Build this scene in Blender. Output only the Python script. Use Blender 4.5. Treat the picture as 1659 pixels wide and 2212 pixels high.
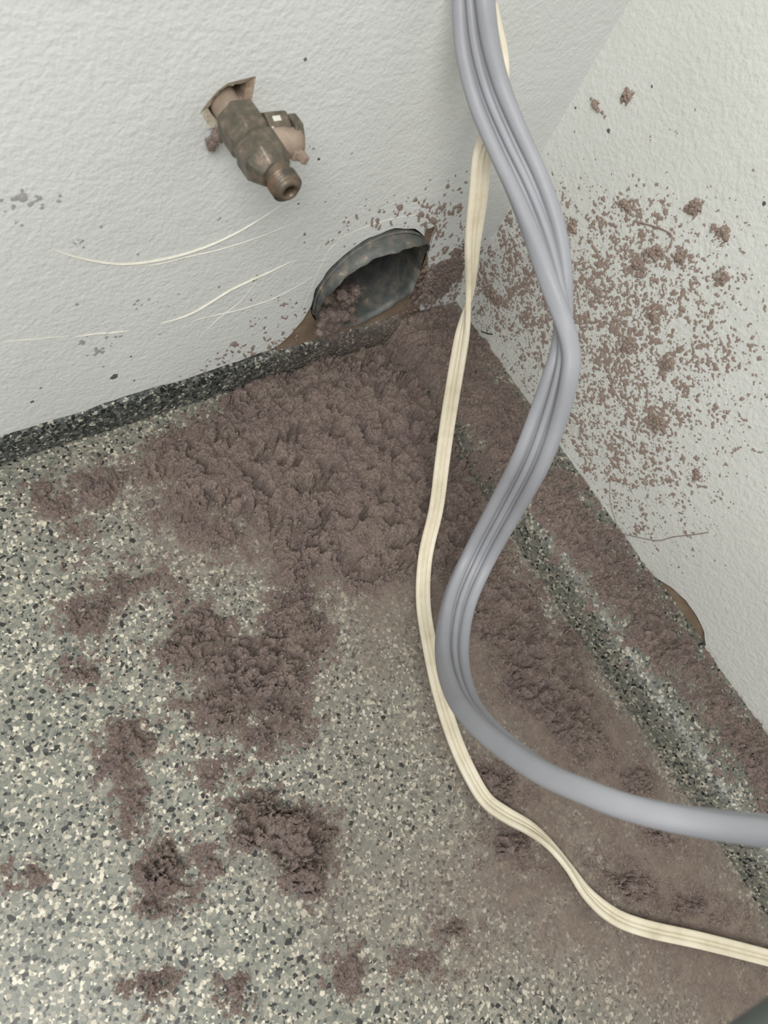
import bpy, bmesh, math, random
import numpy as np
from mathutils import Matrix, Vector
from mathutils.geometry import tessellate_polygon

# ------------------------------------------------------------------ camera, light, exposure
for o in list(bpy.data.objects): bpy.data.objects.remove(o)
scn = bpy.context.scene
COL = scn.collection
W, H, F = 1659.0, 2212.0, 1600.0
R = np.array([[0.79655, 0.36184, -0.48437],
              [-0.51803, 0.82146, -0.23825],
              [0.31168, 0.44070, 0.84181]])
u, s_, vt = np.linalg.svd(R); R = u @ vt
CAM = np.array([-0.44349, -0.28155, 0.49357])

cam_d = bpy.data.cameras.new('camera'); cam = bpy.data.objects.new('camera', cam_d); COL.objects.link(cam)
m4 = Matrix([[*R[0], CAM[0]], [*R[1], CAM[1]], [*R[2], CAM[2]], [0, 0, 0, 1]])
cam.matrix_world = m4
cam_d.sensor_fit = 'VERTICAL'; cam_d.sensor_height = 36.0; cam_d.lens = 36.0 * F / H
cam_d.clip_start = 0.01; cam_d.clip_end = 50
cam_d.dof.use_dof = True; cam_d.dof.focus_distance = 0.52; cam_d.dof.aperture_fstop = 12.0
scn.camera = cam

world = bpy.data.worlds.new('room_light'); scn.world = world; world.use_nodes = True
bg = world.node_tree.nodes['Background']
bg.inputs[0].default_value = (0.97, 0.99, 1.0, 1); bg.inputs[1].default_value = 0.34

def area(name, loc, target, size, power, col):
    d = bpy.data.lights.new(name, 'AREA'); d.shape = 'RECTANGLE'; d.size, d.size_y = size; d.energy = power; d.color = col
    o = bpy.data.objects.new(name, d); COL.objects.link(o); o.location = loc
    o.rotation_euler = (Vector(target) - Vector(loc)).to_track_quat('-Z', 'Y').to_euler()
    return o
area('ceiling_light', (-0.80, -0.52, 1.10), (-0.3, -0.15, 0.1), (0.5, 0.5), 8.0, (1.0, 0.98, 0.93))

vs = scn.view_settings
vs.view_transform = 'Standard'; vs.look = 'None'; vs.exposure = 0.52; vs.gamma = 1.0; vs.use_curve_mapping = False

# ------------------------------------------------------------------ pixel <-> place
def on(px, py, ax, v):
    """the point where the photo's ray through a pixel meets the plane axis = v"""
    r = R @ np.array([px - W / 2, -(py - H / 2), -F])
    t = (v - CAM[ax]) / r[ax]
    return CAM + r * t
def at_depth(px, py, d):
    return CAM + R @ (np.array([(px - W / 2), -(py - H / 2), -F]) * (d / F))
def pix(P):
    c = (P - CAM) @ R
    return W / 2 - F * c[..., 0] / c[..., 2], H / 2 + F * c[..., 1] / c[..., 2]
KH = 0.0361          # height of the kerb
KX = -0.069          # foot of the right kerb

# ------------------------------------------------------------------ numpy noise
def _h(ix, iy, s):
    n = (ix.astype(np.int64) * 374761393 + iy.astype(np.int64) * 668265263 + s * 2147483647 // 7) & 0x7fffffff
    n = ((n ^ (n >> 13)) * 1274126177) & 0x7fffffff
    n = ((n ^ (n >> 15)) * 668265261) & 0x7fffffff
    return ((n ^ (n >> 16)) & 0xffff) / 65535.0
def vnoise(x, y, s=0):
    ix = np.floor(x); iy = np.floor(y); fx = x - ix; fy = y - iy
    fx = fx * fx * (3 - 2 * fx); fy = fy * fy * (3 - 2 * fy)
    a = _h(ix, iy, s); b = _h(ix + 1, iy, s); c = _h(ix, iy + 1, s); d = _h(ix + 1, iy + 1, s)
    return (a * (1 - fx) + b * fx) * (1 - fy) + (c * (1 - fx) + d * fx) * fy
def fbm(x, y, s=0, o=4):
    v = 0; a = .5; t = 0
    for k in range(o):
        v = v + a * vnoise(x * 2 ** k + 17.3 * k, y * 2 ** k - 9.1 * k, s + k); t += a; a *= .55
    return v / t
def billow(x, y, s=0):
    """rounded cells with creases between: 1 in the middle of a lump, 0 in a crease"""
    ix = np.floor(x); iy = np.floor(y); f1 = np.full(np.shape(x), 9.0)
    for dx in (-1, 0, 1):
        for dy in (-1, 0, 1):
            cx = ix + dx; cy = iy + dy
            px_ = cx + .15 + .7 * _h(cx, cy, s); py_ = cy + .15 + .7 * _h(cx, cy, s + 101)
            f1 = np.minimum(f1, (x - px_) ** 2 + (y - py_) ** 2)
    return np.maximum(0, 1 - f1 / .55)
rng = np.random.default_rng(7)
random.seed(7)

# ------------------------------------------------------------------ materials
def mat(name):
    m = bpy.data.materials.new(name); m.use_nodes = True
    nt = m.node_tree; return m, nt, nt.nodes['Principled BSDF']
def nd(nt, t, **k):
    n = nt.nodes.new(t)
    for a, b in k.items(): setattr(n, a, b)
    return n
def lin(r, g, b):
    return tuple(((c / 255) / 12.92 if c / 255 <= .04045 else ((c / 255 + .055) / 1.055) ** 2.4) for c in (r, g, b)) + (1,)
def ramp(nt, stops, interp='LINEAR'):
    r = nd(nt, 'ShaderNodeValToRGB'); cr = r.color_ramp; cr.interpolation = interp
    while len(cr.elements) > 1: cr.elements.remove(cr.elements[-1])
    cr.elements[0].position, cr.elements[0].color = stops[0]
    for p, c in stops[1:]:
        e = cr.elements.new(p); e.color = c
    return r
def mixc(nt, fac, a, b, typ='MIX'):
    n = nd(nt, 'ShaderNodeMix', data_type='RGBA', blend_type=typ)
    for sock, v in ((n.inputs[0], fac), (n.inputs[6], a), (n.inputs[7], b)):
        if hasattr(v, 'is_output'): nt.links.new(v, sock)
        else: sock.default_value = v
    return n.outputs[2]
def noise(nt, scale, detail=3, rough=.55, coord=None):
    n = nd(nt, 'ShaderNodeTexNoise'); n.inputs['Scale'].default_value = scale
    n.inputs['Detail'].default_value = detail; n.inputs['Roughness'].default_value = rough
    if coord is None: coord = nd(nt, 'ShaderNodeTexCoord').outputs['Object']
    nt.links.new(coord, n.inputs['Vector']); return n.outputs['Fac']
def bump(nt, bs, height, strength, dist):
    b = nd(nt, 'ShaderNodeBump'); b.inputs['Strength'].default_value = strength; b.inputs['Distance'].default_value = dist
    nt.links.new(height, b.inputs['Height']); nt.links.new(b.outputs['Normal'], bs.inputs['Normal']); return b

DUST = lin(142, 126, 117)

def m_wall(name, col, wormy):
    m, nt, bs = mat(name)
    n1 = noise(nt, 330, 3, .55); n2 = noise(nt, 150 if wormy else 120, 2); n3 = noise(nt, 9, 3)
    r = ramp(nt, [(.35, (col[0] * .93, col[1] * .93, col[2] * .92, 1)), (.7, col)])
    nt.links.new(n3, r.inputs[0])
    at = nd(nt, 'ShaderNodeAttribute', attribute_name='dust')
    c = mixc(nt, at.outputs['Fac'], r.outputs[0], lin(150, 132, 120))
    nt.links.new(c, bs.inputs['Base Color'])
    ad = nd(nt, 'ShaderNodeMath', operation='ADD'); nt.links.new(n1, ad.inputs[0]); nt.links.new(n2, ad.inputs[1])
    bump(nt, bs, ad.outputs[0], .6, .0011 if wormy else .0010)
    bs.inputs['Roughness'].default_value = .62; bs.inputs['Specular IOR Level'].default_value = .35
    return m
M_WALL_L = m_wall('white_plaster', (.75, .765, .755, 1), False)
M_WALL_R = m_wall('white_plaster_stippled', (.71, .722, .69, 1), True)

def m_terrazzo(name, grid, dark, q=1.0):
    m, nt, bs = mat(name)
    tc = nd(nt, 'ShaderNodeTexCoord')
    at = nd(nt, 'ShaderNodeAttribute', attribute_name='dust'); ac = nd(nt, 'ShaderNodeAttribute', attribute_name='tone')
    if grid:
        v = nd(nt, 'ShaderNodeTexVoronoi'); v.inputs['Scale'].default_value = 520
        nt.links.new(tc.outputs['Object'], v.inputs['Vector'])
        sep = nd(nt, 'ShaderNodeSeparateColor'); nt.links.new(v.outputs['Color'], sep.inputs[0])
        val = sep.outputs[0]
    else:
        val = ac.outputs['Fac']
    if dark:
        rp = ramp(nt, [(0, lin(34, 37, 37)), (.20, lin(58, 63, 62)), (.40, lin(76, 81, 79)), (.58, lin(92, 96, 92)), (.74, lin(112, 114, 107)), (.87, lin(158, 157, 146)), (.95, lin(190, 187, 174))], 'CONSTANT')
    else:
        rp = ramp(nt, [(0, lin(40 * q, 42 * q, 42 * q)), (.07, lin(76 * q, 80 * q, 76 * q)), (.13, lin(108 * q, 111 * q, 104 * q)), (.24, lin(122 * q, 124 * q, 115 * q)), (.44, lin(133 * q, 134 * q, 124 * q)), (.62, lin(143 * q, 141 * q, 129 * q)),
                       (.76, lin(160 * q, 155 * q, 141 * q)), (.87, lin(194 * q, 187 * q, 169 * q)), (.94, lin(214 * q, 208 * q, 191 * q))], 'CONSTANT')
    nt.links.new(val, rp.inputs[0])
    # film of dust
    n = noise(nt, 420, 3, .6, tc.outputs['Object'])
    ma = nd(nt, 'ShaderNodeMath', operation='MULTIPLY_ADD'); ma.inputs[1].default_value = 1.1; ma.inputs[2].default_value = -.55
    nt.links.new(n, ma.inputs[0])
    mu = nd(nt, 'ShaderNodeMath', operation='ADD', use_clamp=True)
    nt.links.new(at.outputs['Fac'], mu.inputs[0])
    mm = nd(nt, 'ShaderNodeMath', operation='MULTIPLY'); nt.links.new(ma.outputs[0], mm.inputs[0]); nt.links.new(at.outputs['Fac'], mm.inputs[1])
    nt.links.new(mm.outputs[0], mu.inputs[1])
    n2 = noise(nt, 90, 3, .6, tc.outputs['Object'])
    dr = ramp(nt, [(.3, lin(109, 96, 89)), (.7, lin(127, 113, 103))]); nt.links.new(n2, dr.inputs[0])
    c = mixc(nt, mu.outputs[0], rp.outputs[0], dr.outputs[0])
    nt.links.new(c, bs.inputs['Base Color'])
    rr = nd(nt, 'ShaderNodeMapRange'); rr.inputs['To Min'].default_value = .38; rr.inputs['To Max'].default_value = .95
    nt.links.new(mu.outputs[0], rr.inputs['Value']); nt.links.new(rr.outputs[0], bs.inputs['Roughness'])
    if grid: bump(nt, bs, val, .25, .0006)
    return m
M_TERR = m_terrazzo('flake_terrazzo', True, False)
M_FLAKE = m_terrazzo('terrazzo_flakes', False, False)
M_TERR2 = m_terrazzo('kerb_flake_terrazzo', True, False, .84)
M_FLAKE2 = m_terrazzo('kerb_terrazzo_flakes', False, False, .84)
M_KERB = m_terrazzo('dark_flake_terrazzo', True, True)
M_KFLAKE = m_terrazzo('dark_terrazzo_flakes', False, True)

def m_lint():
    m, nt, bs = mat('dryer_lint')
    tc = nd(nt, 'ShaderNodeTexCoord').outputs['Object']
    n1 = noise(nt, 45, 4, .6, tc); n2 = noise(nt, 700, 3, .6, tc)
    r = ramp(nt, [(.3, lin(138, 121, 118)), (.5, lin(144, 128, 120)), (.7, lin(150, 135, 124))]); nt.links.new(n1, r.inputs[0])
    r2 = ramp(nt, [(.28, (.42, .42, .42, 1)), (.5, (.95, .95, .95, 1)), (.75, (1.3, 1.3, 1.3, 1))]); nt.links.new(n2, r2.inputs[0])
    c = mixc(nt, 1.0, r.outputs[0], r2.outputs[0], 'MULTIPLY')
    nt.links.new(c, bs.inputs['Base Color']); bs.inputs['Roughness'].default_value = 1.0; bs.inputs['Specular IOR Level'].default_value = .05
    bs.inputs['Sheen Weight'].default_value = .12; bs.inputs['Sheen Roughness'].default_value = .6
    n3 = noise(nt, 900, 4, .7, tc); bump(nt, bs, n3, .8, .0012)
    return m
M_LINT = m_lint()
M_SPECK = None

def m_plain(name, stops, scale=40, rough=.6, metal=0.0, bumpd=0.0, detail=4, bscale=600):
    m, nt, bs = mat(name)
    n = noise(nt, scale, detail, .6)
    r = ramp(nt, stops); nt.links.new(n, r.inputs[0]); nt.links.new(r.outputs[0], bs.inputs['Base Color'])
    bs.inputs['Roughness'].default_value = rough; bs.inputs['Metallic'].default_value = metal
    if bumpd: bump(nt, bs, noise(nt, bscale, 3), .7, bumpd)
    return m
M_BOARD = m_plain('bare_brown_board', [(.3, lin(122, 104, 86)), (.7, lin(148, 130, 111))], 60, .9, 0, .0006)
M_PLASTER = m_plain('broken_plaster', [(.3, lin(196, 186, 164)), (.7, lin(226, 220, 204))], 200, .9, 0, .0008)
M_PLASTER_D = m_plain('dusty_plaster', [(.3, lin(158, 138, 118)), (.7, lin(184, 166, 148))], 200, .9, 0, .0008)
M_SPECK = m_plain('thin_lint_fuzz', [(.3, lin(138, 121, 112)), (.7, lin(164, 148, 137))], 300, 1.0)
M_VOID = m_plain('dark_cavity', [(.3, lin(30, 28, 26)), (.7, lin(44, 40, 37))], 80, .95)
M_GALV = m_plain('dull_galvanised_steel', [(.36, lin(84, 88, 87)), (.52, lin(102, 104, 101)), (.64, lin(122, 115, 107)), (.76, lin(172, 165, 150))], 110, .55, .3, .0003)
M_BRASS = m_plain('tarnished_brass', [(.3, lin(80, 76, 66)), (.5, lin(98, 92, 80)), (.62, lin(118, 106, 94)), (.75, lin(150, 134, 122))], 190, .45, .3, .0003, 4)
M_BRASS_T = m_plain('brown_brass_thread', [(.35, lin(78, 74, 66)), (.5, lin(104, 92, 78)), (.65, lin(124, 98, 78))], 160, .45, .3, .0002)
M_BRASS_L = m_plain('dust_coated_metal', [(.3, lin(136, 120, 106)), (.7, lin(168, 150, 136))], 110, .85, .05, .0004)
M_PAINT = m_plain('white_paint_blot', [(.3, lin(196, 193, 184)), (.7, lin(214, 212, 204))], 90, .5)
M_RIDGE = m_plain('cracked_white_paint', [(.35, lin(214, 210, 194)), (.7, lin(232, 230, 222))], 160, .6)
M_GREY = m_plain('grey_vinyl', [(.35, lin(150, 151, 157)), (.7, lin(157, 158, 164))], 30, .5, 0, .00004, 3, 900)
M_CREAM = m_plain('yellowed_cream_vinyl', [(.3, lin(204, 194, 170)), (.5, lin(220, 211, 189)), (.7, lin(230, 222, 203))], 45, .5)
M_DIRT = m_plain('dark_scuff', [(.3, lin(70, 72, 72)), (.7, lin(104, 104, 102))], 200, .9)
M_SCUFF = m_plain('grey_grime', [(.3, lin(150, 150, 148)), (.7, lin(176, 176, 172))], 200, .9)
M_HAIR = m_plain('black_thread', [(.3, lin(36, 34, 32)), (.7, lin(52, 48, 44))], 200, .8)

# ------------------------------------------------------------------ object helpers
def tag(o, label=None, cat=None, group=None, kind=None):
    if label: o['label'] = label
    if cat: o['category'] = cat
    if group: o['group'] = group
    if kind: o['kind'] = kind
    return o
def link(name, me, m, parent=None):
    o = bpy.data.objects.new(name, me); COL.objects.link(o)
    if m and not me.materials: me.materials.append(m)
    if parent: o.parent = parent
    return o
def empty(name, loc=(0, 0, 0)):
    o = bpy.data.objects.new(name, None); o.empty_display_size = .01; COL.objects.link(o); o.location = loc; return o
def mesh_np(name, V, faces_list, smooth=True):
    """faces_list: arrays (n,3) / (n,4)"""
    me = bpy.data.meshes.new(name)
    V = np.asarray(V, dtype=np.float32)
    fl = [np.asarray(f, dtype=np.int32) for f in faces_list if len(f)]
    loops = np.concatenate([f.ravel() for f in fl]); tot = np.concatenate([np.full(len(f), f.shape[1], np.int32) for f in fl])
    start = np.concatenate([[0], np.cumsum(tot)[:-1]]).astype(np.int32)
    me.vertices.add(len(V)); me.vertices.foreach_set('co', V.ravel())
    me.loops.add(len(loops)); me.loops.foreach_set('vertex_index', loops)
    me.polygons.add(len(tot)); me.polygons.foreach_set('loop_start', start); me.polygons.foreach_set('loop_total', tot)
    me.polygons.foreach_set('use_smooth', np.full(len(tot), smooth))
    me.update(calc_edges=True); me.validate()
    return me
def attr(me, name, vals):
    a = me.attributes.new(name, 'FLOAT', 'POINT'); a.data.foreach_set('value', np.asarray(vals, np.float32))
def localise(V):
    """put the origin at the thing's base centre"""
    c = np.array([(V[:, 0].min() + V[:, 0].max()) / 2, (V[:, 1].min() + V[:, 1].max()) / 2, V[:, 2].min()]); return V - c, c
def catmull(P, n):
    P = np.asarray(P, float); Q = np.vstack([2 * P[0] - P[1], P, 2 * P[-1] - P[-2]]); out = []
    for i in range(1, len(Q) - 2):
        for t in np.linspace(0, 1, n, endpoint=False):
            a, b, c, d = Q[i - 1], Q[i], Q[i + 1], Q[i + 2]
            out.append(.5 * (2 * b + (c - a) * t + (2 * a - 5 * b + 4 * c - d) * t * t + (3 * b - a - 3 * c + d) * t ** 3))
    out.append(Q[-2]); return np.array(out)
def smooth_path(A, k=3, it=2):
    for _ in range(it):
        B = A.copy()
        B[1:-1] = (A[:-2] + 2 * A[1:-1] + A[2:]) / 4
        A = B
    return A

# ------------------------------------------------------------------ lint layout (read off the photo, in pixels; laid on the floor)
# blob: centre x, y, radius x, radius y, turn in degrees, height in mm
PILE = [(700, 985, 350, 150, -6, 17), (800, 1075, 215, 175, 0, 21), (520, 985, 215, 95, -12, 12), (770, 880, 190, 125, 0, 27), (890, 930, 130, 170, 0, 15),
        (955, 1120, 110, 120, 0, 10), (745, 1200, 175, 62, 6, 9), (600, 1075, 150, 80, 12, 12), (390, 1080, 75, 45, 20, 5), (440, 1150, 80, 48, 30, 6), (350, 1000, 50, 40, -10, 4),
        (610, 845, 120, 65, -15, 15), (1010, 1190, 70, 80, 0, 6), (650, 1235, 55, 36, 0, 5)]
def evalb(blobs, px_, py_):
    h = np.zeros(np.shape(px_))
    for cx, cy, rx, ry, a, hh in blobs:
        c, s = math.cos(math.radians(a)), math.sin(math.radians(a))
        dx = px_ - cx; dy = py_ - cy
        q = ((dx * c + dy * s) / rx) ** 2 + ((-dx * s + dy * c) / ry) ** 2
        h = np.maximum(h, hh * np.sqrt(np.maximum(0, 1 - q)))
    return h
def edgeb(blobs, px_, py_):
    """how far inside a blob: 1 at a centre, 0 on the rim, negative outside"""
    e = np.full(np.shape(px_), -2.0)
    for cx, cy, rx, ry, a, hh in blobs:
        c, s = math.cos(math.radians(a)), math.sin(math.radians(a))
        dx = px_ - cx; dy = py_ - cy
        q = ((dx * c + dy * s) / rx) ** 2 + ((-dx * s + dy * c) / ry) ** 2
        e = np.maximum(e, (1 - np.sqrt(q)) * min(rx, ry) / 60.0)
    return e
def gsum(gs, px_, py_):
    d = np.zeros(np.shape(px_))
    for cx, cy, rx, ry, a, w in gs:
        c, s = math.cos(math.radians(a)), math.sin(math.radians(a))
        dx = px_ - cx; dy = py_ - cy
        q = ((dx * c + dy * s) / rx) ** 2 + ((-dx * s + dy * c) / ry) ** 2
        d = 1 - (1 - d) * (1 - w * np.exp(-q))
    return d
DUSTG = [(720, 1000, 330, 170, -8, .95), (850, 1150, 230, 160, 0, .9), (430, 1120, 130, 110, 0, .5), (880, 1320, 110, 110, 0, .7), (1120, 1480, 130, 250, -30, .9), (1330, 1720, 120, 330, -38, .95),
         (1190, 1720, 190, 180, 20, .7), (1520, 1960, 120, 300, -40, .92), (1180, 1890, 230, 150, 15, .7), (1420, 2080, 280, 120, 20, .8), (1020, 2010, 230, 180, 0, .5), (540, 1440, 210, 110, 0, .42),
         (800, 1560, 220, 200, 0, .22), (300, 1250, 170, 80, 0, .22), (190, 1060, 110, 50, -15, .5), (620, 1830, 150, 120, 0, .28), (1600, 2200, 260, 160, 0, .7), (270, 1630, 90, 80, 0, .22),
         (960, 1560, 90, 110, 0, .42), (800, 1390, 50, 80, 0, .45), (750, 1930, 110, 180, 0, .38), (350, 1890, 80, 90, 0, .2), (1000, 1400, 60, 160, 0, .5), (840, 820, 160, 150, 0, .8), (560, 1180, 150, 60, 20, .6),
         (1270, 1540, 55, 170, -33, .9), (1425, 1775, 55, 190, -33, .93), (1570, 2000, 60, 190, -33, .93)]

def kerb_z(x):
    """height of the right kerb over x: steep face, rounded edge, sloping top"""
    xs = np.array([-.0700, -.0690, -.0672, -.0655, -.0630, -.0590, -.0530, -.0450, .01])
    zs = np.array([0, .0, .0075, .0150, .0222, .0272, .0302, .0320, .0368])
    return np.where(x < KX, 0, np.interp(x, xs, zs))
def base_z(x): return np.where(x < KX, 0.0, kerb_z(x))

# ------------------------------------------------------------------ floor
def grid_mesh(x0, x1, y0, y1, st):
    xs = np.arange(x0, x1 + st * .5, st); ys = np.arange(y0, y1 + st * .5, st)
    X, Y = np.meshgrid(xs, ys); nx, ny = len(xs), len(ys)
    idx = np.arange(nx * ny).reshape(ny, nx)
    Fq = np.stack([idx[:-1, :-1], idx[:-1, 1:], idx[1:, 1:], idx[1:, :-1]], -1).reshape(-1, 4)
    return X.ravel(), Y.ravel(), Fq, nx, ny
X, Y, Fq, nx, ny = grid_mesh(-.92, KX + .003, -.92, .006, .004)
V = np.stack([X, Y, 0 * X], -1)
me = mesh_np('floor', V, [Fq])
px_, py_ = pix(V)
def floor_dust(px_, py_, x, y):
    d = gsum(DUSTG, px_, py_)
    n = fbm(x * 55, y * 55, 5, 4)
    d = d * (.55 + .9 * n)
    inside = (px_ > -300) & (py_ > 600)
    return np.clip(np.where(inside, d, .1), 0, .97)
attr(me, 'dust', floor_dust(px_, py_, X, Y)); attr(me, 'tone', np.full(len(V), .5))
floor = tag(link('floor', me, M_TERR), 'speckled grey flake terrazzo floor dusted with brown lint', None, None, 'structure')

# flakes of the terrazzo: thin chips set into the floor
def flakes(P, N, T, size, tone, dust, thick):
    """P points, N normals, T tangents -> one mesh of six-sided chips"""
    n = len(P); k = 6
    B = np.cross(N, T)
    ang = np.sort((np.arange(k)[None, :] + rng.uniform(-.38, .38, (n, k))) * 2 * math.pi / k, 1)
    rad = size[:, None] * rng.uniform(.55, 1.15, (n, k))
    asp = rng.uniform(.55, 1.0, n)[:, None]; th = rng.uniform(0, 6.28, n)[:, None]
    a = np.cos(ang) * rad; b = np.sin(ang) * rad * asp
    a, b = a * np.cos(th) - b * np.sin(th), a * np.sin(th) + b * np.cos(th)
    tilt = rng.normal(0, .02, (n, 2))
    hz = thick[:, None] + a * tilt[:, :1] + b * tilt[:, 1:]
    top = P[:, None] + T[:, None] * a[..., None] + B[:, None] * b[..., None] + N[:, None] * hz[..., None]
    bot = P[:, None] + (T[:, None] * a[..., None] + B[:, None] * b[..., None]) * 1.08 - N[:, None] * .0004
    V = np.concatenate([top, bot], 1).reshape(-1, 3)
    o = np.arange(n)[:, None] * 2 * k
    f4 = []
    for i in range(k):
        j = (i + 1) % k
        f4.append(np.concatenate([o + i, o + k + i, o + k + j, o + j], 1))
    q1 = np.concatenate([o + 0, o + 1, o + 2, o + 3], 1); q2 = np.concatenate([o + 0, o + 3, o + 4, o + 5], 1)
    me = mesh_np('flake_chips', V, [np.concatenate(f4 + [q1, q2])], smooth=False)
    attr(me, 'tone', np.repeat(tone, 2 * k)); attr(me, 'dust', np.repeat(dust, 2 * k))
    return me
def tones(n): return rng.uniform(0.0, 1.0, n) ** .9
st = .0027
gx, gy = np.meshgrid(np.arange(-.60, KX - .001, st), np.arange(-.66, 0, st))
x = gx.ravel() + rng.uniform(-.5, .5, gx.size) * st * 1.3; y = gy.ravel() + rng.uniform(-.5, .5, gx.size) * st * 1.3
P = np.stack([x, y, 0 * x], -1); qx, qy = pix(P)
keep = (qx > -40) & (qx < 1700) & (qy < 2255) & (y < -.002) & (x < KX - .001) & (evalb(PILE, qx, qy) < 7)
P = P[keep]; qx = qx[keep]; qy = qy[keep]; n = len(P)
size = np.clip(rng.lognormal(math.log(.00115), .40, n), .0004, .0026)
t = tones(n); t[(t < .15) & (size > .0019)] = .35
me = flakes(P, np.tile([0., 0, 1], (n, 1)), np.tile([1., 0, 0], (n, 1)), size, t, floor_dust(qx, qy, P[:, 0], P[:, 1]), rng.uniform(.00005, .00032, n))
tag(link('flake_chips', me, M_FLAKE, floor), None, None, None, 'stuff')
# the largest dark flakes, one by one
fl_meshes = []
for i in range(8):
    a = np.array([[0., 0, 0]])
    mm_ = flakes(a, np.array([[0., 0, 1]]), np.array([[1., 0, 0]]), np.array([.0019]), np.array([.02]), np.array([.03]), np.array([.0004]))
    fl_meshes.append(mm_)
cnt = 0; used = []
while cnt < 300:
    fx = random.uniform(-.56, -.08); fy = random.uniform(-.6, -.01)
    a, b = pix(np.array([fx, fy, 0.]))
    if not (0 < a < 1659 and b < 2212): continue
    d = float(floor_dust(np.array([a]), np.array([b]), np.array([fx]), np.array([fy]))[0])
    if d > .33 or evalb(PILE, np.array([a]), np.array([b]))[0] > 2: continue
    if any((fx - q[0]) ** 2 + (fy - q[1]) ** 2 < .0045 ** 2 for q in used): continue
    used.append((fx, fy)); 
    base = fl_meshes[cnt % 8]
    o = link('flake', base, M_FLAKE, floor); o.location = (fx, fy, .0001)
    s = random.choice([.7, .8, .9, 1, 1.1, 1.35]); o.scale = (s, s, 1); o.rotation_euler.z = random.uniform(0, 6.28)
    cnt += 1

# ------------------------------------------------------------------ kerbs
# right kerb
ys = np.arange(-.92, .012, .004)
prof = np.array([(-.0700, -.002), (-.0690, .0)] + [(xx, float(kerb_z(np.array(xx)))) for xx in (-.0682, -.0672, -.0655, -.0643, -.0630, -.061, -.0590, -.056, -.0530, -.0490, -.0450, -.038, -.03, -.02, -.01, .0, .008)])
nx = len(prof); ny = len(ys)
wob = (fbm(ys * 40, ys * 0 + 3, 9, 3) - .5) * .0035
VX = prof[None, :, 0] + wob[:, None] * np.interp(prof[:, 0], [-.07, -.05, 0], [1, .6, 0])[None, :]
V = np.stack([VX, np.repeat(ys[:, None], nx, 1), np.repeat(prof[None, :, 1], ny, 0)], -1).reshape(-1, 3)
idx = np.arange(nx * ny).reshape(ny, nx)
Fk = np.stack([idx[:-1, :-1], idx[:-1, 1:], idx[1:, 1:], idx[1:, :-1]], -1).reshape(-1, 4)
me = mesh_np('trim_2', V, [Fk])
LEDGE = [(950, 790, 130, 110, 20, .8), (1080, 950, 60, 120, -36, .75), (1215, 1110, 42, 110, -36, .7), (1320, 1250, 42, 120, -36, .7), (1450, 1410, 36, 120, -36, .7), (1560, 1540, 36, 110, -36, .7), (1650, 1650, 40, 100, -36, .7), (930, 700, 90, 60, -20, .9)]
def kerb_dust(qx, qy, x, y):
    d = gsum(LEDGE, qx, qy) * (.35 + 1.0 * fbm(x * 70 + y * 30, y * 70, 15, 4))
    return np.clip(d * 1.1 - .06, 0, .95)
qx, qy = pix(V); attr(me, 'dust', kerb_dust(qx, qy, V[:, 0], V[:, 1])); attr(me, 'tone', np.full(len(V), .5))
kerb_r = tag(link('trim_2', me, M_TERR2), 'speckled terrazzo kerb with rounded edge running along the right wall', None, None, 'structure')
n = 9000
ss = rng.uniform(0, 1, n); yy = rng.uniform(-.62, -.002, n)
seg = np.hypot(np.diff(prof[1:, 0]), np.diff(prof[1:, 1])); cum = np.concatenate([[0], np.cumsum(seg)]) / seg.sum()
xx = np.interp(ss, cum, prof[1:, 0]); zz = np.interp(ss, cum, prof[1:, 1])
e = 1e-3; x2 = np.interp(np.clip(ss + e, 0, 1), cum, prof[1:, 0]); z2 = np.interp(np.clip(ss + e, 0, 1), cum, prof[1:, 1]); x1 = np.interp(np.clip(ss - e, 0, 1), cum, prof[1:, 0]); z1 = np.interp(np.clip(ss - e, 0, 1), cum, prof[1:, 1])
T = np.stack([x2 - x1, 0 * x1, z2 - z1], -1); T /= np.linalg.norm(T, axis=1)[:, None]
N = np.cross(T, np.tile([0., 1, 0], (n, 1)))
xx = xx + np.interp(yy, ys, wob) * np.interp(xx, [-.07, -.05, 0], [1, .6, 0])
P = np.stack([xx, yy, zz], -1); qx, qy = pix(P)
k = (qx < 1720) & (qy < 2260) & (xx < -.004); 
size = np.clip(rng.lognormal(math.log(.00125), .38, n), .0005, .0026)
me = flakes(P[k], N[k], T[k], size[k], tones(n)[k], kerb_dust(qx, qy, xx, yy)[k], rng.uniform(.00005, .00035, k.sum()))
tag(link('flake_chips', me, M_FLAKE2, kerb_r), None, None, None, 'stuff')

# left kerb: low dark upstand under the left wall, slightly undercut at its foot
xs = np.arange(-.92, KX + .006, .004)
prof = np.array([(.004, -.002), (.0022, .0), (.0004, .004), (-.0016, .012), (-.0024, .022), (-.0022, .031), (-.0010, .0368), (.006, .0385)])
nz = len(prof); wob = (fbm(xs * 30, xs * 0 + 8, 19, 4) - .5) * .004
V = np.stack([np.repeat(xs[:, None], nz, 1), prof[None, :, 0] + wob[:, None] * np.linspace(.4, 1, nz)[None], np.repeat(prof[None, :, 1], len(xs), 0)], -1).reshape(-1, 3)
idx = np.arange(len(xs) * nz).reshape(len(xs), nz)
Fk = np.stack([idx[:-1, :-1], idx[1:, :-1], idx[1:, 1:], idx[:-1, 1:]], -1).reshape(-1, 4)
me = mesh_np('trim_1', V, [Fk])
def lk_dust(qx, qy, x): return np.clip(gsum([(820, 730, 170, 60, -15, .7), (600, 820, 110, 40, -15, .2)], qx, qy) * (.4 + 1.1 * fbm(x * 90, qy * .05, 33, 3)), 0, .9)
qx, qy = pix(V); attr(me, 'dust', lk_dust(qx, qy, V[:, 0])); attr(me, 'tone', np.full(len(V), .5))
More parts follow.
